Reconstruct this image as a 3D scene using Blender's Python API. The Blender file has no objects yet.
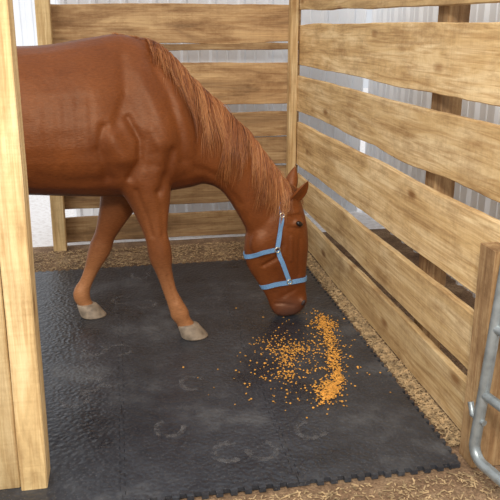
import bpy, bmesh, math, random
import numpy as np
from mathutils import Vector, Matrix, noise, Euler
from mathutils.bvhtree import BVHTree
random.seed(7); rng=np.random.default_rng(7)
sc=bpy.context.scene
try: sc.view_settings.view_transform='Standard'
except Exception: pass

# ---------------------------------------------------------------- camera
H=1.6; F=700.0
TH=math.atan(226/700); PS=math.atan(135/735.6)
ct,st,cp,sp=math.cos(TH),math.sin(TH),math.cos(PS),math.sin(PS)
cam=bpy.data.cameras.new('camera'); co=bpy.data.objects.new('camera',cam); sc.collection.objects.link(co)
co.location=(0,0,H); co.rotation_euler=(math.pi/2-TH,0,-PS)
cam.sensor_width=36; cam.lens=F/500*36; cam.clip_start=.05; cam.clip_end=200
sc.camera=co
def ray(u,v):
    r=(u-250)/F; up=(250-v)/F
    fh=ct+st*up; dz=ct*up-st
    return Vector((sp*fh+cp*r, cp*fh-sp*r, dz))
def P(u,v,y=3.6):
    d=ray(u,v); return Vector((0,0,H))+d*(y/d.y)
def G(u,v,z=0.0):
    d=ray(u,v); return Vector((0,0,H))+d*((z-H)/d.z)

# ---------------------------------------------------------------- materials
def newmat(name):
    m=bpy.data.materials.new(name); m.use_nodes=True
    nt=m.node_tree; b=nt.nodes['Principled BSDF']; return m,nt,b
def N(nt,t,**k):
    n=nt.nodes.new(t)
    for a,v in k.items():
        if a in n.inputs.keys(): n.inputs[a].default_value=v
        else: setattr(n,a,v)
    return n
def L(nt,a,b): nt.links.new(a,b)
def ramp(nt,fac,stops):
    r=nt.nodes.new('ShaderNodeValToRGB'); e=r.color_ramp.elements
    while len(e)<len(stops): e.new(.5)
    for i,(p,c) in enumerate(stops):
        e[i].position=p; e[i].color=(*c,1) if len(c)==3 else c
    L(nt,fac,r.inputs[0]); return r
def mix(nt,fac,a,b,mode='MIX'):
    m=nt.nodes.new('ShaderNodeMix'); m.data_type='RGBA'; m.blend_type=mode
    for idx,x in ((0,fac),(6,a),(7,b)):
        if isinstance(x,(int,float)): m.inputs[idx].default_value=x
        elif isinstance(x,tuple): m.inputs[idx].default_value=(*x,1)
        else: L(nt,x,m.inputs[idx])
    return m.outputs[2]
def bump(nt,b,h,s,d):
    n=nt.nodes.new('ShaderNodeBump'); n.inputs['Strength'].default_value=s; n.inputs['Distance'].default_value=d
    L(nt,h,n.inputs['Height']); L(nt,n.outputs[0],b.inputs['Normal'])
def attr(nt,name):
    n=nt.nodes.new('ShaderNodeAttribute'); n.attribute_name=name; return n
def mapping(nt,vec,scale):
    m=nt.nodes.new('ShaderNodeMapping'); m.inputs['Scale'].default_value=scale; L(nt,vec,m.inputs['Vector']); return m.outputs[0]

def wood(name,dark,mid,light,stain=.8):
    m,nt,b=newmat(name)
    g=attr(nt,'gpos').outputs['Vector']
    n1=N(nt,'ShaderNodeTexNoise',Scale=1.0,Detail=7.0,Roughness=.66,Distortion=.8); L(nt,mapping(nt,g,(1.4,10,10)),n1.inputs['Vector'])
    r1=ramp(nt,n1.outputs[0],[(.3,dark),(.46,mid),(.64,light)])
    w=N(nt,'ShaderNodeTexNoise',Scale=1.0,Detail=4.0,Distortion=1.3); L(nt,mapping(nt,g,(2.2,58,58)),w.inputs['Vector'])
    r2=ramp(nt,w.outputs[0],[(.36,(.70,.60,.50)),(.56,(1,1,1))])
    c=mix(nt,.75,r1.outputs[0],r2.outputs[0],'MULTIPLY')
    s=N(nt,'ShaderNodeTexNoise',Scale=1.0,Detail=7.0,Roughness=.75); L(nt,mapping(nt,g,(3.0,6,6)),s.inputs['Vector'])
    r3=ramp(nt,s.outputs[0],[(.36,(.50,.40,.31)),(.52,(1,1,1))])
    c=mix(nt,stain,c,r3.outputs[0],'MULTIPLY')
    q=N(nt,'ShaderNodeTexNoise',Scale=1.0,Detail=3.0); L(nt,mapping(nt,g,(70,2.5,2.5)),q.inputs['Vector'])
    r5=ramp(nt,q.outputs[0],[(.35,(.86,.83,.8)),(.6,(1.03,1.03,1.03))])
    c=mix(nt,.3,c,r5.outputs[0],'MULTIPLY')
    v=N(nt,'ShaderNodeTexVoronoi',Scale=1.0); L(nt,mapping(nt,g,(1.9,4.5,4.5)),v.inputs['Vector'])
    r4=ramp(nt,v.outputs['Distance'],[(.0,(.22,.12,.06)),(.06,(.42,.27,.14)),(.14,(1,1,1))])
    c=mix(nt,.85,c,r4.outputs[0],'MULTIPLY')
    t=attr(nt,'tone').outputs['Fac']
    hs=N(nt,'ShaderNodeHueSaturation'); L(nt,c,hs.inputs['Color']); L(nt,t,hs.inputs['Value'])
    L(nt,hs.outputs[0],b.inputs['Base Color'])
    b.inputs['Roughness'].default_value=.8
    ad=N(nt,'ShaderNodeMath',operation='ADD'); L(nt,q.outputs[0],ad.inputs[0]); L(nt,w.outputs[0],ad.inputs[1])
    bump(nt,b,ad.outputs[0],.4,.004)
    return m
M_wood=wood('rough_sawn_wood',(.45,.27,.11),(.70,.465,.205),(.88,.66,.36),.6)
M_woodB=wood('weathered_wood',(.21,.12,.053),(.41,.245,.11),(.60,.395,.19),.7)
M_post=wood('post_wood',(.46,.30,.13),(.70,.49,.225),(.84,.64,.34),.45)

M_mat,nt,b=newmat('black_rubber')
tc=N(nt,'ShaderNodeTexCoord')
n=N(nt,'ShaderNodeTexNoise',Scale=2.2,Detail=9.0,Roughness=.7); L(nt,tc.outputs['Object'],n.inputs['Vector'])
r=ramp(nt,n.outputs[0],[(.38,(.018,.020,.025)),(.54,(.038,.041,.048)),(.74,(.12,.12,.12))])
n2=N(nt,'ShaderNodeTexNoise',Scale=160.0,Detail=2.0); L(nt,tc.outputs['Object'],n2.inputs['Vector'])
r2=ramp(nt,n2.outputs[0],[(.62,(0,0,0)),(.72,(1,1,1))])
c=mix(nt,r2.outputs[0],r.outputs[0],(.12,.11,.10))
L(nt,c,b.inputs['Base Color'])
rr=ramp(nt,n.outputs[0],[(.35,(.25,.25,.25)),(.7,(.46,.46,.46))]); L(nt,rr.outputs[0],b.inputs['Roughness'])
v=N(nt,'ShaderNodeTexVoronoi',Scale=60.0); v.feature='SMOOTH_F1'; L(nt,tc.outputs['Object'],v.inputs['Vector'])
bump(nt,b,v.outputs['Distance'],.8,.005)

M_dirt,nt,b=newmat('stall_dirt')
tc=N(nt,'ShaderNodeTexCoord')
n=N(nt,'ShaderNodeTexNoise',Scale=5.0,Detail=9.0,Roughness=.7); L(nt,tc.outputs['Object'],n.inputs['Vector'])
r=ramp(nt,n.outputs[0],[(.3,(.13,.075,.04)),(.5,(.27,.17,.095)),(.7,(.45,.32,.19))])
n2=N(nt,'ShaderNodeTexNoise',Scale=110.0,Detail=3.0); L(nt,tc.outputs['Object'],n2.inputs['Vector'])
r2=ramp(nt,n2.outputs[0],[(.35,(.55,.5,.45)),(.65,(1.15,1.1,1.05))])
c=mix(nt,.8,r.outputs[0],r2.outputs[0],'MULTIPLY')
L(nt,c,b.inputs['Base Color']); b.inputs['Roughness'].default_value=.95
bump(nt,b,n2.outputs[0],.8,.01)
M_gravel,nt,b=newmat('gravel_painted_sunlit')
tc=N(nt,'ShaderNodeTexCoord')
n=N(nt,'ShaderNodeTexNoise',Scale=25.0,Detail=6.0,Roughness=.7); L(nt,tc.outputs['Object'],n.inputs['Vector'])
r=ramp(nt,n.outputs[0],[(.3,(.74,.68,.64)),(.55,(.97,.94,.92))]); L(nt,r.outputs[0],b.inputs['Base Color']); b.inputs['Roughness'].default_value=.9  # outdoor sun and overexposure are put into this near-white colour

def simple(name,col,rough=.5,metal=0.0,nscale=20,var=.15,bs=0.0):
    m,nt,b=newmat(name)
    tc=N(nt,'ShaderNodeTexCoord')
    n=N(nt,'ShaderNodeTexNoise',Scale=float(nscale),Detail=4.0); L(nt,tc.outputs['Object'],n.inputs['Vector'])
    lo=tuple(x*(1-var) for x in col); hi=tuple(min(1,x*(1+var)) for x in col)
    r=ramp(nt,n.outputs[0],[(.3,lo),(.7,hi)]); L(nt,r.outputs[0],b.inputs['Base Color'])
    b.inputs['Roughness'].default_value=rough; b.inputs['Metallic'].default_value=metal
    if bs: bump(nt,b,n.outputs[0],bs,.004)
    return m
M_siding=simple('white_metal_siding',(.90,.92,.95),.5,0,2,.04)
M_steel=simple('galvanized_steel',(.34,.37,.37),.4,.6,25,.25)
M_halter=simple('blue_nylon',(.17,.33,.55),.7,0,300,.25,.3)
M_buckle=simple('brass',(.75,.68,.5),.3,.9)
M_hoof=simple('hoof_horn',(.30,.225,.155),.6,0,30,.35,.3)
M_eye=simple('eye_dark',(.012,.008,.006),.08)
M_dark=simple('nostril_skin',(.035,.018,.014),.6)
M_feed=simple('cracked_corn_feed',(.62,.285,.045),.7,0,70,.5)
M_straw=simple('straw',(.42,.29,.15),.8,0,40,.6)
M_coat,nt,b=newmat('chestnut_coat')
tc=N(nt,'ShaderNodeTexCoord')
n=N(nt,'ShaderNodeTexNoise',Scale=3.0,Detail=5.0); L(nt,tc.outputs['Object'],n.inputs['Vector'])
r=ramp(nt,n.outputs[0],[(.3,(.125,.030,.007)),(.7,(.205,.056,.0125))])
nh=N(nt,'ShaderNodeTexNoise',Scale=1.0,Detail=4.0,Roughness=.6); L(nt,mapping(nt,tc.outputs['Object'],(50,90,220)),nh.inputs['Vector'])
rh=ramp(nt,nh.outputs[0],[(.3,(.72,.70,.68)),(.7,(1.2,1.22,1.25))])
a1=attr(nt,'tan').outputs['Fac']; c=mix(nt,a1,r.outputs[0],(.46,.20,.08))
c=mix(nt,.8,c,rh.outputs[0],'MULTIPLY')
a2=attr(nt,'muz').outputs['Fac']; c=mix(nt,a2,c,(.11,.055,.04))
L(nt,c,b.inputs['Base Color']); b.inputs['Roughness'].default_value=.44
b.inputs['Specular IOR Level'].default_value=.5
b.inputs['Specular Tint'].default_value=(1,.72,.5,1)
n3=N(nt,'ShaderNodeTexNoise',Scale=6.0,Detail=3.0); L(nt,tc.outputs['Object'],n3.inputs['Vector'])
mm=N(nt,'ShaderNodeMath',operation='MULTIPLY_ADD'); L(nt,n3.outputs[0],mm.inputs[0]); mm.inputs[1].default_value=7.0; L(nt,nh.outputs[0],mm.inputs[2])
bump(nt,b,mm.outputs[0],.4,.004)
M_mane,nt,b=newmat('mane_hair')
t=attr(nt,'tone').outputs['Fac']
r=ramp(nt,t,[(0,(.12,.032,.008)),(.45,(.27,.082,.020)),(.8,(.44,.165,.048)),(1,(.56,.25,.09))]); L(nt,r.outputs[0],b.inputs['Base Color']); b.inputs['Roughness'].default_value=.42
M_dust,nt,b=newmat('dust')
tc=N(nt,'ShaderNodeTexCoord')
n=N(nt,'ShaderNodeTexNoise',Scale=30.0,Detail=7.0,Roughness=.75); L(nt,tc.outputs['Object'],n.inputs['Vector'])
r=ramp(nt,n.outputs[0],[(.40,(0,0,0)),(.70,(.42,.42,.42))]); L(nt,r.outputs[0],b.inputs['Alpha'])
b.inputs['Base Color'].default_value=(.27,.25,.235,1); b.inputs['Roughness'].default_value=.9

# ---------------------------------------------------------------- mesh helpers
def mkobj(name,verts,faces,mat,smooth=False,attrs=None,parent=None):
    me=bpy.data.meshes.new(name); me.from_pydata([tuple(v) for v in verts],[],faces); me.update()
    if attrs:
        for k,(ty,vals) in attrs.items():
            a=me.attributes.new(k,ty,'POINT')
            if ty=='FLOAT': a.data.foreach_set('value',np.array(vals,dtype=np.float32))
            else: a.data.foreach_set('vector',np.array(vals,dtype=np.float32).ravel())
    if smooth: me.polygons.foreach_set('use_smooth',[True]*len(me.polygons))
    me.materials.append(mat)
    o=bpy.data.objects.new(name,me); sc.collection.objects.link(o)
    if parent: o.parent=parent
    return o
def fixnormals(o):
    bm=bmesh.new(); bm.from_mesh(o.data); bmesh.ops.recalc_face_normals(bm,faces=bm.faces); bm.to_mesh(o.data); bm.free()
class Acc:
    def __init__(s): s.v=[];s.f=[];s.g=[];s.t=[]
    def add(s,vs,fs,g=None,t=None):
        o=len(s.v); s.v+=[tuple(v) for v in vs]; s.f+=[tuple(i+o for i in f) for f in fs]
        if g is not None: s.g+=g
        if t is not None: s.t+=t if isinstance(t,list) else [t]*len(vs)
def board(acc,p0,p1,up,nor,w0,w1,th,wav=.006,tone=1.0,seg=40,live=0.0,bow=.006):
    p0=Vector(p0);p1=Vector(p1);up=Vector(up);nor=Vector(nor)
    Ln=(p1-p0).length; sd=random.random()*100
    vs=[];fs=[];g=[];c=.004
    for i in range(seg+1):
        t=i/seg; b=p0.lerp(p1,t); w=w0+(w1-w0)*t
        eb=noise.noise(Vector((t*Ln*1.7,sd,0)))*wav+noise.noise(Vector((t*Ln*9,sd,4)))*wav*.2; et=noise.noise(Vector((t*Ln*1.7,sd+9,0)))*wav+noise.noise(Vector((t*Ln*9,sd,8)))*wav*.2
        if live: eb-=abs(noise.noise(Vector((t*Ln*1.2,sd+20,3))))*live
        bw=noise.noise(Vector((t*Ln*.8,sd+5,0)))*bow
        b=b+nor*bw
        lo=eb; hi=w+et
        prof=[(lo,c),(lo+c,0),(hi-c,0),(hi,c),(hi,th-c),(hi-c,th),(lo+c,th),(lo,th-c)]
        for (a,d) in prof:
            vs.append(b+up*a+nor*d); g.append((t*Ln+sd,a+sd*.37,d))
    for i in range(seg):
        for k in range(8):
            a=i*8+k; b2=i*8+(k+1)%8; fs.append((a,b2,b2+8,a+8))
    fs.append(tuple(range(7,-1,-1))); fs.append(tuple(seg*8+k for k in range(8)))
    acc.add(vs,fs,g,tone)
def finish(acc,name,mat,parent=None,smooth=False):
    o=mkobj(name,acc.v,acc.f,mat,smooth,{'gpos':('FLOAT_VECTOR',acc.g),'tone':('FLOAT',acc.t)} if acc.g else ({'tone':('FLOAT',acc.t)} if acc.t else None),parent)
    fixnormals(o); return o

# ---------------------------------------------------------------- ground
XW=1.30; YB=5.2
def grid(name,x0,x1,y0,y1,z,mat,step=.15,amp=.008):
    nx=max(2,int((x1-x0)/step)); ny=max(2,int((y1-y0)/step)); vs=[];fs=[]
    for j in range(ny+1):
        for i in range(nx+1):
            x=x0+(x1-x0)*i/nx; y=y0+(y1-y0)*j/ny
            vs.append((x,y,z+amp*noise.noise(Vector((x*3,y*3,0)))-amp))
    for j in range(ny):
        for i in range(nx):
            a=j*(nx+1)+i; fs.append((a,a+1,a+nx+2,a+nx+1))
    return mkobj(name,vs,fs,mat,True)
grid('floor',-6,4,-2,5.25,0,M_dirt,.1,.004)
grid('gravel_yard',-12,8,5.25,18,0.0,M_gravel,1,.004)

# ---------------------------------------------------------------- right wall
wr=Acc()
def rb(z0,z1,z0b=None,z1b=None,tone=1.0,y0=2.2,live=0,inset=0,y1=5.17):
    z0b=z0 if z0b is None else z0b; z1b=z1 if z1b is None else z1b
    board(wr,(XW-inset,y0,z0b),(XW-inset,y1,z0),(0,0,1),(1,0,0),z1b-z0b,z1-z0,.032,.013,tone,70,live,.014)
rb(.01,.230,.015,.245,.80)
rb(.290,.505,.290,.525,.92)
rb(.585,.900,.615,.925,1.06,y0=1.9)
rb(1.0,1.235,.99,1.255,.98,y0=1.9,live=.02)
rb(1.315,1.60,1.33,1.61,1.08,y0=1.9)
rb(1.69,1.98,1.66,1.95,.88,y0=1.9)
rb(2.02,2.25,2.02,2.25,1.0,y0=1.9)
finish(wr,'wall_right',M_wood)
def post(acc,x0,x1,y0,y1,z0,z1,tone=1.0,lean=0.0):
    board(acc,((x0),y0,z0),((x0+lean),y0,z1),(1,0,0),(0,1,0),x1-x0,x1-x0,y1-y0,.003,tone,20,0,.002)
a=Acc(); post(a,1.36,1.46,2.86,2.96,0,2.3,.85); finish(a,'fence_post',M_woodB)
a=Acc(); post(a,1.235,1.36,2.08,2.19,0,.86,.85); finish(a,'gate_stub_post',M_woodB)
a=Acc(); post(a,1.235,1.295,5.12,5.19,0,2.3,.85); finish(a,'corner_post',M_wood)

# ---------------------------------------------------------------- back wall
wb=Acc()
def bb(z0,z1,tone=1.0,live=0,tilt=0):
    board(wb,(-.50,YB,z0-tilt),(XW+.03,YB,z0+tilt),(0,0,1),(0,1,0),z1-z0,z1-z0,.035,.014,tone,60,live,.008)
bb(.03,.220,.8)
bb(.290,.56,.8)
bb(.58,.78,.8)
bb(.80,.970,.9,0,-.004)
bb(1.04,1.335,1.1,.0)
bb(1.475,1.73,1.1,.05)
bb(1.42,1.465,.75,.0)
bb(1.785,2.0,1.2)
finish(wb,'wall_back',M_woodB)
a=Acc(); post(a,-.54,-.445,5.10,5.195,0,2.3,1.0,.03); finish(a,'door_jamb_post',M_post)

def siding(name,p0,p1,z1,per=.23):
    p0=Vector(p0);p1=Vector(p1);d=(p1-p0);Ln=d.length;d.normalize();n=Vector((d.y,-d.x,0))
    prof=[];s=0
    while s<Ln:
        for a,h in ((0,0),(.02,.022),(.05,.022),(.07,0),(.14,0),(.145,.006),(.155,.006),(.16,0)): prof.append((s+a,h))
        s+=per
    vs=[];fs=[]
    for (a,h) in prof:
        q=p0+d*a+n*h; vs+= [(q.x,q.y,0),(q.x,q.y,z1)]
    for i in range(len(prof)-1): fs.append((2*i,2*i+2,2*i+3,2*i+1))
    return mkobj(name,vs,fs,M_siding)
siding('metal_siding',(-.42,5.8,0),(2.1,5.8,0),2.4)
siding('metal_siding',(2.1,5.8,0),(2.1,1.5,0),2.4)
siding('bright_backdrop_siding',(-9,15,0),(2,15,0),4.5)  # added white backdrop, makes the outdoors beyond the opening look overexposed

# ---------------------------------------------------------------- near left post
lp=bpy.data.objects.new('doorway_post',None); sc.collection.objects.link(lp)
a=Acc(); board(a,(-.42,2.22,.0185),(-.375,2.22,2.5),(1,0,0),(0,1,0),.09,.09,.12,.003,1.1,24,0,.003); finish(a,'jamb_plank',M_post,lp)
a=Acc(); board(a,(-.585,2.24,.0185),(-.54,2.24,2.5),(1,0,0),(0,1,0),.16,.16,.12,.003,.82,24,0,.003); finish(a,'post_timber',M_post,lp)

# ---------------------------------------------------------------- mats
T=.63; XR=1.195; YF=2.09; MT=.018
def wave(s):
    p=.052
    if s<.04 or s>T-.04: return 0
    q=((s-.04)/p)%1.0
    return .009 if q<.5 else -.009
ss=[0,.0395]
s=.04
while s<T-.04:
    ss+= [s+.001,s+.025]; s+=.026
ss=[x for x in ss if x<T-.04]+[T-.039]
am=Acc()
for i in range(5):
    for j in range(4):
        x0=XR-T*(i+1); y0=YF+T*j
        pts=[]
        pts+=[(x0+s,y0+wave(s)) for s in ss]
        pts+=[(x0+T+wave(s),y0+s) for s in ss]
        pts+=[(x0+s,y0+T+wave(s)) for s in reversed(ss[1:]+[T])]
        pts+=[(x0+wave(s),y0+s) for s in reversed(ss[1:]+[T])]
        cx,cy=x0+T/2,y0+T/2
        pts=[(cx+(px-cx)*.9970,cy+(py-cy)*.9970) for px,py in pts]
        n=len(pts); z=MT-random.uniform(0,.0008)
        vs=[(px,py,0) for px,py in pts]+[(px,py,z) for px,py in pts]
        fs=[tuple(range(n,2*n))]+[(k,(k+1)%n,(k+1)%n+n,k+n) for k in range(n)]
        am.add(vs,fs)
mats=finish(am,'interlocking_rubber_mat',M_mat)
ad=Acc()
for (u,v,rot) in [(193,383,0),(112,380,1.0),(75,400,2.5),(228,452,.4),(262,450,2.4),(122,300,.2),(146,304,3.0),(95,350,2.2),(170,428,1.5),(120,350,4),(310,430,1),(60,310,1),(140,275,2),(90,385,3.3)]:
    c=G(u,v,MT+.0008); R=.055; vs=[];fs=[];ns=28
    for k in range(ns+1):
        a=rot+.5+ (2*math.pi-1.8)*k/ns; wv=.011+.008*noise.noise(Vector((u,k*.4,0)))
        for rr_ in (R-wv,R+wv): vs.append((c.x+math.cos(a)*rr_*1.0,c.y+math.sin(a)*rr_*1.1,c.z+u*1e-6))
    for k in range(ns): fs.append((2*k,2*k+1,2*k+3,2*k+2))
    ad.add(vs,fs)
mkobj('hoof_dust_marks',ad.v,ad.f,M_dust,parent=mats)

# ---------------------------------------------------------------- gate
gate=bpy.data.objects.new('tube_gate',None); sc.collection.objects.link(gate)
def tube(name,pts,r,mat,parent,closed=False,res=6):
    cu=bpy.data.curves.new(name,'CURVE'); cu.dimensions='3D'; cu.bevel_depth=r; cu.bevel_resolution=res
    s=cu.splines.new('POLY'); s.points.add(len(pts)-1)
    for i,p in enumerate(pts): s.points[i].co=(*p,1)
    s.use_cyclic_u=closed; cu.use_fill_caps=True
    o=bpy.data.objects.new(name+'_c',cu); sc.collection.objects.link(o)
    dg=bpy.context.evaluated_depsgraph_get(); me=bpy.data.meshes.new_from_object(o.evaluated_get(dg))
    bpy.data.objects.remove(o); me.name=name; me.materials.clear(); me.materials.append(mat)
    me.polygons.foreach_set('use_smooth',[True]*len(me.polygons))
    ob=bpy.data.objects.new(name,me); sc.collection.objects.link(ob); ob.parent=parent; return ob
gp=Vector((1.172,1.99,0)); gd=Vector((.18,-.98,0)).normalized(); GL=1.5
lean=.06
def gq(s,z): q=gp+gd*s; return (q.x+lean*z,q.y,z)
R=.06; z0,z1=.12,1.12
fr=[]
for (cs,cz,a0) in ((R,z0+R,180),(GL-R,z0+R,270),(GL-R,z1-R,0),(R,z1-R,90)):
    for k in range(7):
        a=math.radians(a0+15*k); fr.append(gq(cs+R*math.cos(a),cz+R*math.sin(a)))
tube('frame',fr,.020,M_steel,gate,True)
for i,z in enumerate((.37,.62,.87)): tube('rail_%d'%(i+1),[gq(.0,z),gq(GL,z)],.017,M_steel,gate)
tube('brace',[gq(.75,z0),gq(.75,z1)],.014,M_steel,gate)
tube('latch',[gq(-.055,.31),gq(-.035,.27),gq(0,.27),gq(.03,.27)],.011,M_steel,gate)

# ---------------------------------------------------------------- HORSE
YM=3.6
def cr(rows,m):
    A=np.array(rows,dtype=float); out=[]; n=len(A)
    for i in range(n-1):
        p0=A[max(i-1,0)];p1=A[i];p2=A[i+1];p3=A[min(i+2,n-1)]
        for k in range(m):
            t=k/m; out.append(.5*((2*p1)+(-p0+p2)*t+(2*p0-5*p1+4*p2-p3)*t*t+(-p0+3*p1-3*p2+p3)*t**3))
    out.append(A[-1]); return out
hv=[];hf=[]
def addloft(rings):
    o=len(hv); n=len(rings[0])
    for r in rings: hv.extend([tuple(p) for p in r])
    for i in range(len(rings)-1):
        for k in range(n):
            a=o+i*n+k;b=o+i*n+(k+1)%n; hf.append((a,b,b+n,a+n))
    for ri,flip in ((0,1),(len(rings)-1,0)):
        c=np.mean(np.array(rings[ri]),axis=0); hv.append(tuple(c)); ci=len(hv)-1
        for k in range(n): hf.append((ci,o+ri*n+(k+1)%n,o+ri*n+k) if flip else (ci,o+ri*n+k,o+ri*n+(k+1)%n))
def proloft(rows,m=5,n=28):
    rings=[]
    for q in cr(rows,m):
        T_=q[:3];B=q[3:6];w=max(q[6],.004);k=q[7];c=(T_+B)/2;h=(T_-B)/2;ring=[]
        for i in range(n):
            a=2*math.pi*i/n; s=math.cos(a); cc=math.sin(a)
            cc=math.copysign(abs(cc)**.88,cc)
            ring.append(c+h*s+np.array([0,1,0])*w*cc*(1-k*s))
        rings.append(ring)
    addloft(rings)
def tr(x,zt,zb,w,k=.12): return [x,YM,zt,x,YM,zb,w,k]
proloft([tr(-1.45,1.20,1.08,.05,0),tr(-1.42,1.32,.98,.15,0),tr(-1.30,1.43,.88,.24,0),tr(-1.1,1.51,.84,.29,0),tr(-.85,1.525,.82,.29,.05),
 tr(-.6,1.505,.80,.31),tr(-.35,1.505,.78,.315),tr(-.12,1.54,.765,.295,.22),tr(.03,1.555,.76,.255,.38),tr(.16,1.50,.765,.24,.3),tr(.28,1.36,.79,.225,.05),tr(.36,1.2,.84,.17,0),tr(.39,1.08,.92,.08,0)])
def pr_(t,b_,w,k=.25):
    a=P(*t);b2=P(*b_); return [a.x,a.y,a.z,b2.x,b2.y,b2.z,w,k]
proloft([pr_((95,50),(120,185),.15,.45),pr_((130,36),(160,190),.18,.5),pr_((160,45),(190,186),.172,.5),pr_((186,71),(204,183),.142,.45),pr_((216,99),(219,189),.115,.4),
 pr_((246,129),(230,202),.100,.35),pr_((269,158),(242,222),.090,.2),pr_((286,183),(248,234),.082,.1),pr_((294,196),(254,238),.07,0)])
proloft([pr_((286,182),(264,198),.045,0),pr_((297,192),(254,211),.075,-.15),pr_((303,208),(247,228),.094,-.1),pr_((307,227),(244,249),.095,-.05),pr_((308,245),(247,266),.080,-.05),
 pr_((307,261),(255,279),.060,-.1),pr_((306,276),(262,290),.048,-.05),pr_((306,288),(267,299),.046,0),pr_((307,300),(270,307),.052,.1),pr_((303,308),(274,313),.044,.1),pr_((297,313),(281,316),.025,0)],6)
def leg(rows,m=5,n=18):
    q=cr(rows,m); rings=[]
    C=[a[:3] for a in q]
    for i,a in enumerate(q):
        t=C[min(i+1,len(C)-1)]-C[max(i-1,0)]; t/=np.linalg.norm(t)
        s=np.array([0,1,0.]); s=s-t*np.dot(s,t); s/=np.linalg.norm(s); o=np.cross(t,s)
        rings.append([a[:3]+o*a[3]*math.cos(2*math.pi*k/n)+s*a[4]*math.sin(2*math.pi*k/n) for k in range(n)])
    addloft(rings)
def pl(u,v,y,rx,ry=None): 
    a=P(u,v,y); return [a.x,a.y,a.z,rx,ry or rx]
leg([pl(132,138,3.44,.13,.07),pl(140,168,3.43,.14,.09),pl(148,192,3.43,.118,.085),pl(152,212,3.43,.088,.068),pl(156,234,3.42,.060,.055),pl(159,247,3.42,.061,.056),pl(161,259,3.42,.059,.053),
 pl(164,271,3.415,.044,.037),pl(170,291,3.41,.037,.030),pl(176,305,3.41,.043,.039),pl(180,314,3.41,.050,.043),pl(183,320,3.41,.040,.037),pl(187,327,3.41,.046,.042),pl(189,330,3.41,.038,.038)])
leg([pl(128,150,3.76,.12,.07),pl(125,180,3.77,.12,.085),pl(119,200,3.78,.105,.075),pl(112,218,3.78,.078,.06),pl(105,235,3.79,.058,.054),pl(101,246,3.79,.062,.056),pl(97,256,3.79,.056,.05),
 pl(92,268,3.79,.042,.034),pl(86,282,3.79,.037,.030),pl(82,291,3.79,.046,.040),pl(82,297,3.79,.048,.041),pl(85,303,3.79,.040,.037),pl(87,307,3.79,.045,.041),pl(88,309,3.79,.037,.037)])
for s,dx in ((-1,.0),(1,-.22)):
    y=YM+s*.15
    leg([[-1.1,y,1.25,.2,.1],[-1.08+dx*.2,y-s*-.02,1.02,.21,.13],[-1.0+dx*.4,y+s*.02,.85,.15,.11],[-1.07+dx*.7,y+s*.01,.70,.095,.075],[-1.2+dx,y,.57,.06,.05],[-1.25+dx,y,.49,.062,.045],[-1.23+dx,y,.42,.045,.038],
     [-1.215+dx,y,.30,.036,.03],[-1.20+dx,y,.17,.04,.034],[-1.19+dx,y,.135,.044,.038],[-1.165+dx,y,.10,.036,.034],[-1.14+dx,y,.07,.042,.040],[-1.135+dx,y,.06,.035,.035]])
def ell(c,r,rot=(0,0,0)):
    bm=bmesh.new(); bmesh.ops.create_uvsphere(bm,u_segments=20,v_segments=12,radius=1)
    M=Matrix.Translation(Vector(c))@Euler(rot).to_matrix().to_4x4()@Matrix.Diagonal((*r,1)); bm.transform(M)
    bm.verts.ensure_lookup_table(); o=len(hv)
    for v in bm.verts: hv.append(tuple(v.co))
    for f in bm.faces: hf.append(tuple(o+v.index for v in f.verts))
    bm.free()
for s in (-1,1):
    a=P(160,152); ell((a.x,YM+s*.14,a.z),(.11,.095,.14))
    a=P(118,158); ell((a.x,YM+s*.18,a.z),(.14,.085,.13),(0,math.radians(-25),0))
    ell((-1.12,YM+s*.15,1.25),(.24,.14,.22))
    a=P(262,240); ell((a.x,YM+s*.058,a.z),(.078,.042,.088))
    a=P(295,219); ell((a.x,YM+s*.080,a.z),(.032,.028,.024))
    a=P(301,299); ell((a.x,YM+s*.038,a.z),(.024,.022,.028))
a=P(278,309); ell((a.x,YM,a.z),(.033,.035,.022))
raw=mkobj('horse_raw',hv,hf,M_coat)
fixnormals(raw)
md=raw.modifiers.new('r','REMESH'); md.mode='VOXEL'; md.voxel_size=.0085
md=raw.modifiers.new('s','SMOOTH'); md.factor=.5; md.iterations=12
dg=bpy.context.evaluated_depsgraph_get(); me=bpy.data.meshes.new_from_object(raw.evaluated_get(dg))
bpy.data.objects.remove(raw)
me.name='horse'; me.materials.clear(); me.materials.append(M_coat)
nv=len(me.vertices); cov=np.empty(nv*3,dtype=np.float32); me.vertices.foreach_get('co',cov); cov=cov.reshape(-1,3)
nov=np.empty(nv*3,dtype=np.float32); me.vertices.foreach_get('normal',nov); nov=nov.reshape(-1,3)
disp=np.zeros(nv)
def stroke(px,y,sig,amt,side=0):
    pts=np.array([[P(u,v,y).x,P(u,v,y).z] for u,v in px]); q=cov[:,[0,2]]; best=np.full(nv,9.)
    for i in range(len(pts)-1):
        a=pts[i];b=pts[i+1];ab=b-a; t=np.clip(((q-a)@ab)/(ab@ab),0,1); d=np.linalg.norm(q-(a+t[:,None]*ab),axis=1); best=np.minimum(best,d)
    m=np.abs(nov[:,1])**.7
    if side: m=m*((cov[:,1]-YM)*side>0)
    disp[:]+=amt*np.exp(-(best/sig)**2)*m
stroke([(152,58),(170,95),(180,130),(184,160)],3.42,.030,-.018)
stroke([(140,75),(155,110),(165,140)],3.40,.045,.016)
stroke([(122,60),(126,95),(116,125)],3.35,.028,-.011)
stroke([(104,128),(100,150),(108,178)],3.32,.026,-.018)
stroke([(128,118),(140,140),(140,160),(130,178)],3.34,.018,-.015)
stroke([(112,138),(124,158)],3.33,.045,.019)
stroke([(150,130),(160,150),(160,168)],3.38,.03,.012)
stroke([(172,150),(168,172),(160,190)],3.40,.022,-.012)
stroke([(136,190),(146,215),(152,236)],3.37,.012,-.009,-1)
stroke([(158,192),(163,215),(164,236)],3.37,.014,-.007,-1)
stroke([(168,276),(176,302)],3.38,.008,-.005,-1)
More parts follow.
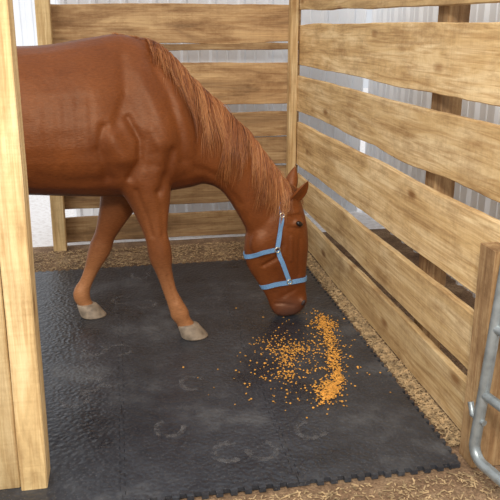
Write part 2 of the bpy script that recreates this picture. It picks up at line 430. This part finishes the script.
stroke([(88,270),(80,290)],3.75,.008,-.004,1)
stroke([(195,165),(218,176),(240,205)],3.50,.020,-.009)
stroke([(180,110),(205,130),(240,165)],3.48,.04,.006)
stroke([(40,178),(75,182),(105,180)],3.32,.03,-.007)
for k in range(5): stroke([(38+k*13,100),(42+k*13,165)],3.30,.018,-.003)
stroke([(264,266),(276,258),(282,244),(280,226)],3.53,.011,-.011)
stroke([(290,236),(291,260)],3.54,.009,.007)
stroke([(299,238),(299,275)],3.55,.012,-.006)
stroke([(276,270),(285,290)],3.55,.015,-.004)
stroke([(288,213),(299,212)],3.52,.008,.008)
stroke([(288,227),(299,228)],3.52,.006,-.005)
stroke([(276,304),(284,303),(293,305)],3.56,.006,-.008)
stroke([(284,296),(294,291)],3.55,.012,-.005)
cov=cov+nov*disp[:,None].astype(np.float32)
cov[:,2]=np.maximum(cov[:,2],.0195)
me.vertices.foreach_set('co',cov.ravel()); me.update()
z=cov[:,2]; x=cov[:,0]
tan=np.clip((.55-z)/.35,0,1)*(x<.55)*.75
tan=np.maximum(tan,np.clip((.85-z)/.12,0,1)*(x<.3)*.12)
mz=P(288,310); d=np.linalg.norm(cov-np.array([mz.x,mz.y,mz.z]),axis=1); muz=np.clip((.12-d)/.08,0,1)*.8
for nme,arr in (('tan',tan),('muz',muz)):
    at=me.attributes.new(nme,'FLOAT','POINT'); at.data.foreach_set('value',arr.astype(np.float32))
me.polygons.foreach_set('use_smooth',[True]*len(me.polygons))
horse=bpy.data.objects.new('horse',me); sc.collection.objects.link(horse)
bvh=BVHTree.FromPolygons([tuple(c) for c in cov.tolist()],[tuple(p.vertices) for p in me.polygons])
def hoof(name,c,top):
    c=Vector(c);top=Vector(top);vs=[];fs=[];n=24;rows=[(0,1.0),(.08,1.0),(.9,.80),(1.0,.76),(1.1,.60)]
    for t,sc_ in rows:
        q=c.lerp(top,t)
        for k in range(n):
            a=2*math.pi*k/n; rx=.078*sc_*(1 if math.cos(a)>0 else .85); ry=.064*sc_
            vs.append((q.x+math.cos(a)*rx,q.y+math.sin(a)*ry,q.z))
    for i in range(len(rows)-1):
        for k in range(n): fs.append((i*n+k,i*n+(k+1)%n,(i+1)*n+(k+1)%n,(i+1)*n+k))
    fs.append(tuple(range(n-1,-1,-1))); fs.append(tuple((len(rows)-1)*n+k for k in range(n)))
    return mkobj(name,vs,fs,M_hoof,True,parent=horse)
def hoofat(name,tp):
    hoof(name,(tp.x+.03,tp.y,MT+.0005),(tp.x-.004,tp.y,max(tp.z+.005,MT+.07)))
hoofat('hoof_fore_right',P(188,329,3.41)); hoofat('hoof_fore_left',P(87,308,3.79))
hoofat('hoof_hind_right',Vector((-1.14,3.45,.07))); hoofat('hoof_hind_left',Vector((-1.36,3.75,.07)))
def ball(name,c,r,mat,rot=(0,0,0)):
    bm=bmesh.new(); bmesh.ops.create_uvsphere(bm,u_segments=20,v_segments=12,radius=1)
    bm.transform(Matrix.Translation(Vector(c))@Euler(rot).to_matrix().to_4x4()@Matrix.Diagonal((*r,1)))
    m2=bpy.data.meshes.new(name); bm.to_mesh(m2); bm.free(); m2.materials.append(mat)
    m2.polygons.foreach_set('use_smooth',[True]*len(m2.polygons))
    o=bpy.data.objects.new(name,m2); sc.collection.objects.link(o); o.parent=horse; return o
def surf(q,off=0.0):
    l,nn,i,dd=bvh.find_nearest(q); return l+nn*off,nn
for s,nm in ((-1,'right'),(1,'left')):
    q=P(294,221); l,nn=surf(Vector((q.x,YM+s*.2,q.z)),-.005); ball('eye_'+nm,l,(.020,.013,.014),M_eye,(0,.5,0))
    q=P(300,299); l,nn=surf(Vector((q.x,YM+s*.2,q.z)),-.003); ball('nostril_'+nm,l,(.011,.008,.018),M_dark,(0,.5,0))
def ear(name,b,tip,side):
    b=Vector(b);tip=Vector(tip);ax=tip-b;ln=ax.length;ax.normalize()
    fw=Vector((.5,side*.8,.1)); fw=(fw-ax*fw.dot(ax)).normalized(); sd=ax.cross(fw); vs=[];fs=[];n=20;m=14
    for i in range(m+1):
        t=i/m; w=.038*(math.sin(math.pi*min(1,(t*.85+.22)))**.8)+.001; dd=w*.8
        for k in range(n):
            a=2*math.pi*k/n; ca,sa=math.cos(a),math.sin(a)
            yy=sa*dd if sa<0 else -sa*dd*.45
            vs.append(b+ax*ln*t+sd*ca*w+fw*(yy+.012*math.sin(math.pi*t)))
    for i in range(m):
        for k in range(n): fs.append((i*n+k,i*n+(k+1)%n,(i+1)*n+(k+1)%n,(i+1)*n+k))
    fs.append(tuple(m*n+k for k in range(n)))
    o=mkobj(name,vs,fs,M_coat,True,parent=horse); fixnormals(o)
a=P(289,201)
ear('ear_right',(a.x+.005,YM-.060,a.z),(a.x+.075,YM-.125,a.z+.145),-1)
ear('ear_left',(a.x,YM+.045,a.z+.02),(a.x+.055,YM+.09,a.z+.185),1)
def strands(name,roots,g,lens,w0,seg=16,offr=(.002,.010),stick=True,side=-1):
    A=Acc()
    for (p,ln) in zip(roots,lens):
        p=Vector(p); off=random.uniform(*offr); pts=[];nr=[]
        cl=noise.noise(p*11.0); cl2=noise.noise(p*34.0+Vector((5,5,5)))
        gv=Vector((g[0]+cl*.26+cl2*.22+random.gauss(0,.035),g[1]+random.gauss(0,.03),g[2]))
        step=ln/seg; q=p; ph=cl*9+random.gauss(0,.3)
        for i in range(seg+1):
            if stick:
                l,nn,ii,dd=bvh.find_nearest(q)
                o2=off*min(1,.2+i*.15)+.005*(1+1.6*cl2)*min(1,i/5)
                q=l+nn*o2
            else: nn=Vector((0,side,0))
            pts.append(q.copy()); nr.append(nn)
            d=gv+Vector((.14*math.sin(i*.45+ph),0,0))
            if stick:
                if i<2: d+=Vector((0,side*1.2,.2))
                d=d-nn*d.dot(nn)
            if d.length<1e-4: d=Vector((0,side,-.2))
            q=q+d.normalized()*step
        tn=min(1,max(0,random.gauss(.45,.2)+cl*.35+cl2*.6))
        vs=[];ts=[]
        for i,q in enumerate(pts):
            t=(pts[min(i+1,seg)]-pts[max(i-1,0)]).normalized(); s_=t.cross(nr[i]); 
            if s_.length<1e-4: s_=Vector((1,0,0))
            s_.normalize(); w=w0*(1-(i/seg)**2.5)+.0003
            vs+= [q-s_*w,q+s_*w,q+nr[i]*w*.6]; ts+=[min(1,max(0,tn-.12+.35*i/seg))]*3
        fs=[]
        for i in range(seg):
            for k in range(3):
                a=i*3+k;b=i*3+(k+1)%3; fs.append((a,b,b+3,a+3))
        A.add(vs,fs,None,ts)
    return finish(A,name,M_mane,horse,True)
crest=[P(*c) for c in [(146,37),(165,49),(186,72),(216,100),(246,129),(267,155),(283,178)]]
cc=cr([tuple(c) for c in crest],20)
roots=[];lens=[]
for i in range(2300):
    t=random.random()**.75; k=t*(len(cc)-1); q=Vector(cc[int(k)]).lerp(Vector(cc[min(int(k)+1,len(cc)-1)]),k%1)+Vector((0,random.gauss(-.006,.007),0))
    roots.append(q); base=.07+.31*math.sin(math.pi*min(1,.06+t*.76)); lens.append(base*random.uniform(.45,1.1)*(1+.6*noise.noise(q*16)))
strands('mane',roots,(-.06,-.1,-1),lens,.0015)
roots=[];lens=[]
for i in range(110):
    t=random.random(); q=P(118+t*38,36+t*6); roots.append(q+Vector((0,random.gauss(0,.01),.0))); lens.append(random.uniform(.02,.06))
strands('mane_tuft',roots,(-.9,-.2,.35),lens,.0012,8,stick=False)
roots=[];lens=[]
for i in range(90):
    q=P(random.uniform(288,296),random.uniform(183,191)); roots.append(q+Vector((0,random.gauss(0.02,.015),0))); lens.append(random.uniform(.06,.13))
strands('forelock',roots,(.35,0,-1),lens,.0014)
TA=Acc()
for i in range(260):
    a=random.random()*6.28; rr_=math.sqrt(random.random()); seg=12; vs=[];fs=[]
    ln=random.uniform(.75,1.0)
    for k in range(seg+1):
        t=k/seg; wd=.03+.05*math.sin(math.pi*min(1,t*.9))
        q=Vector((-1.44-.13*math.sin(math.pi*min(t*1.2,1)*.6)+math.cos(a)*rr_*wd,YM+math.sin(a)*rr_*wd,1.32-ln*t))
        w=.003*(1-t**3)+.0003
        vs+=[q+Vector((-w,0,0)),q+Vector((w,0,0)),q+Vector((0,w,0))]
    for k in range(seg):
        for j in range(3):
            fs.append((k*3+j,k*3+(j+1)%3,k*3+3+(j+1)%3,k*3+3+j))
    TA.add(vs,fs,None,random.random()*.7)
finish(TA,'tail',M_mane,horse,True)

# ---------------------------------------------------------------- halter
halter=bpy.data.objects.new('halter',None); sc.collection.objects.link(halter)
def near(u,v):
    d=ray(u,v).normalized(); hit=bvh.ray_cast(Vector((0,0,H)),d)
    if hit[0] is not None and hit[0].y<YM+.01: return hit[0]
    return P(u,v)
def mir(p): return Vector((p.x,2*YM-p.y,p.z))
def strap(name,guide,w=.012,closed=False):
    pts=[];g=guide+([guide[0]] if closed else [])
    for i in range(len(g)-1):
        m=max(3,int((g[i+1]-g[i]).length/.008))
        for k in range(m): pts.append(g[i].lerp(g[i+1],k/m))
    if not closed: pts.append(g[-1])
    S=[surf(p,.007) for p in pts]; pos=[s[0] for s in S]; nor=[s[1] for s in S]; n=len(pos)
    for it in range(6):
        np_=[];nn_=[]
        for i in range(n):
            a=(i-1)%n if closed else max(i-1,0); b=(i+1)%n if closed else min(i+1,n-1)
            np_.append((pos[a]+pos[i]*2+pos[b])/4); nn_.append((nor[a]+nor[i]*2+nor[b]).normalized())
        pos,nor=np_,nn_
    vs=[];fs=[]
    for i in range(n):
        a=(i-1)%n if closed else max(i-1,0); b=(i+1)%n if closed else min(i+1,n-1)
        t=(pos[b]-pos[a]).normalized(); s=t.cross(nor[i]).normalized()
        q=pos[i]; e=.0028
        vs+=[q-s*w-nor[i]*e,q+s*w-nor[i]*e,q+s*w+nor[i]*e,q-s*w+nor[i]*e]
    rg=range(n) if closed else range(n-1)
    for i in rg:
        j=(i+1)%n
        for k in range(4): fs.append((i*4+k,i*4+(k+1)%4,j*4+(k+1)%4,j*4+k))
    if not closed: fs+= [(3,2,1,0),tuple((n-1)*4+k for k in range(4))]
    o=mkobj(name,vs,fs,M_halter,parent=halter); fixnormals(o); return o
def loop(px):
    a=[P(*px[0])]+[near(*q) for q in px[1:-1]]+[P(*px[-1])]
    return a+[mir(q) for q in reversed(a[1:-1])]
strap('noseband',loop([(307,278),(299,280),(289,282),(275,284),(261,286)]),.013,True)
c1=near(277,249); n1=near(289,281)
for s,nm in ((0,'right'),(1,'left')):
    f_=mir if s else (lambda p:p)
    strap('cheek_strap_'+nm,[f_(near(277,249)),f_(near(284,267)),f_(near(289,281))],.012)
crown=[near(277,249),near(279,235),near(282,218),near(281,203),P(281,176)]
strap('crown_strap',crown+[mir(q) for q in reversed(crown[:-1])],.012)
th=[near(277,249),near(262,252),near(251,256),P(246,256)]
strap('throat_strap',th+[mir(q) for q in reversed(th[:-1])],.012)
def ring(name,c,r,t=.003):
    l,nn=surf(c,.012); up=Vector((0,0,1)); a=nn.cross(up).normalized(); b=nn.cross(a)
    tube(name,[tuple(l+a*r*math.cos(k*.5236)+b*r*math.sin(k*.5236)) for k in range(12)],t,M_buckle,halter,True,3)
for s,nm in ((0,'right'),(1,'left')):
    f_=mir if s else (lambda p:p)
    ring('ring_upper_'+nm,f_(c1),.015); ring('ring_lower_'+nm,f_(n1),.014)
ring('buckle',near(282,215),.012)

# ---------------------------------------------------------------- feed
FA=Acc()
ico=bmesh.new(); bmesh.ops.create_icosphere(ico,subdivisions=1,radius=1); ico.verts.ensure_lookup_table()
iv=[v.co.copy() for v in ico.verts]; iff=[tuple(v.index for v in f.verts) for f in ico.faces]
def kernel(u,v,h=0):
    c=G(u,v,MT)
    if c.y<YF or c.x>XR: return
    s=random.uniform(.0025,.0055); Rm=Matrix.Rotation(random.random()*6.28,3,'Z')@Matrix.Rotation(random.gauss(0,.4),3,'X')
    vs=[Rm@Vector((p.x*s*1.25,p.y*s,p.z*s*.6))+Vector((c.x,c.y,MT+.001+s*.6+h)) for p in iv]
    FA.add(vs,iff)
path=cr([(320,320),(327,330),(331,345),(334,362),(337,378),(332,391),(322,399)],12)
for i in range(1050):
    k=random.random()*(len(path)-1); q=path[int(k)]; kernel(q[0]+random.gauss(0,3.8),q[1]+random.gauss(0,4),random.random()*.005)
for (u,v,su,sv,n_) in [(326,325,6,4,120),(328,389,8,6,180),(292,349,13,4,150),(285,362,7,7,80),(284,376,5,3,40),(268,343,9,4,45),(300,362,30,22,230),(320,345,24,14,80),(300,385,42,16,70)]:
    for i in range(n_): kernel(random.gauss(u,su),random.gauss(v,sv),0)
finish(FA,'spilled_corn_feed',M_feed)

# ---------------------------------------------------------------- straw litter
def litter(n,fx,fy,zh=0.0):
    SA=Acc()
    for i in range(n):
        x=fx();y=fy();z=random.random()*zh
        l=random.uniform(.003,.012) if random.random()<.9 else random.uniform(.012,.022)
        w=random.uniform(.0012,.0028); a=random.random()*6.28; d=Vector((math.cos(a),math.sin(a),random.gauss(0,.12))); s=Vector((-d.y,d.x,0))
        c=Vector((x,y,z+w+.001)); vs=[c-d*l-s*w,c-d*l+s*w,c+d*l+s*w,c+d*l-s*w]; vs=vs+[v+Vector((0,0,w)) for v in vs]
        SA.add(vs,[(0,1,2,3),(7,6,5,4),(0,4,5,1),(1,5,6,2),(2,6,7,3),(3,7,4,0)])
    finish(SA,'straw_litter',M_straw)
U=random.uniform
litter(4500,lambda:U(XR+.022,XW-.005),lambda:U(2.22,5.08),.010)
litter(4500,lambda:U(.1,1.9),lambda:U(1.3,2.055),.002)
litter(4000,lambda:U(-1.4,1.19),lambda:U(4.65,5.08),.008)

# ---------------------------------------------------------------- light
w=bpy.data.worlds.new('world'); sc.world=w; w.use_nodes=True
bg=w.node_tree.nodes['Background']; bg.inputs[0].default_value=(.92,.95,1,1); bg.inputs[1].default_value=.78
sl=bpy.data.lights.new('sun','SUN'); sl.energy=1.4; sl.angle=math.radians(30); sl.color=(1,.96,.90)
so=bpy.data.objects.new('sun',sl); sc.collection.objects.link(so)
dv=Vector((.50,.75,-.75)); so.rotation_euler=dv.to_track_quat('-Z','Y').to_euler()
al=bpy.data.lights.new('flash_fill','AREA'); al.energy=62; al.shape='DISK'; al.size=.35; al.color=(1,.96,.90)  # added fill near the camera, flash-like; not a fixture of the barn
ao=bpy.data.objects.new('flash_fill',al); sc.collection.objects.link(ao); ao.location=(.15,.1,2.3)
ao.rotation_euler=(Vector((.3,3.6,.7))-ao.location).to_track_quat('-Z','Y').to_euler()
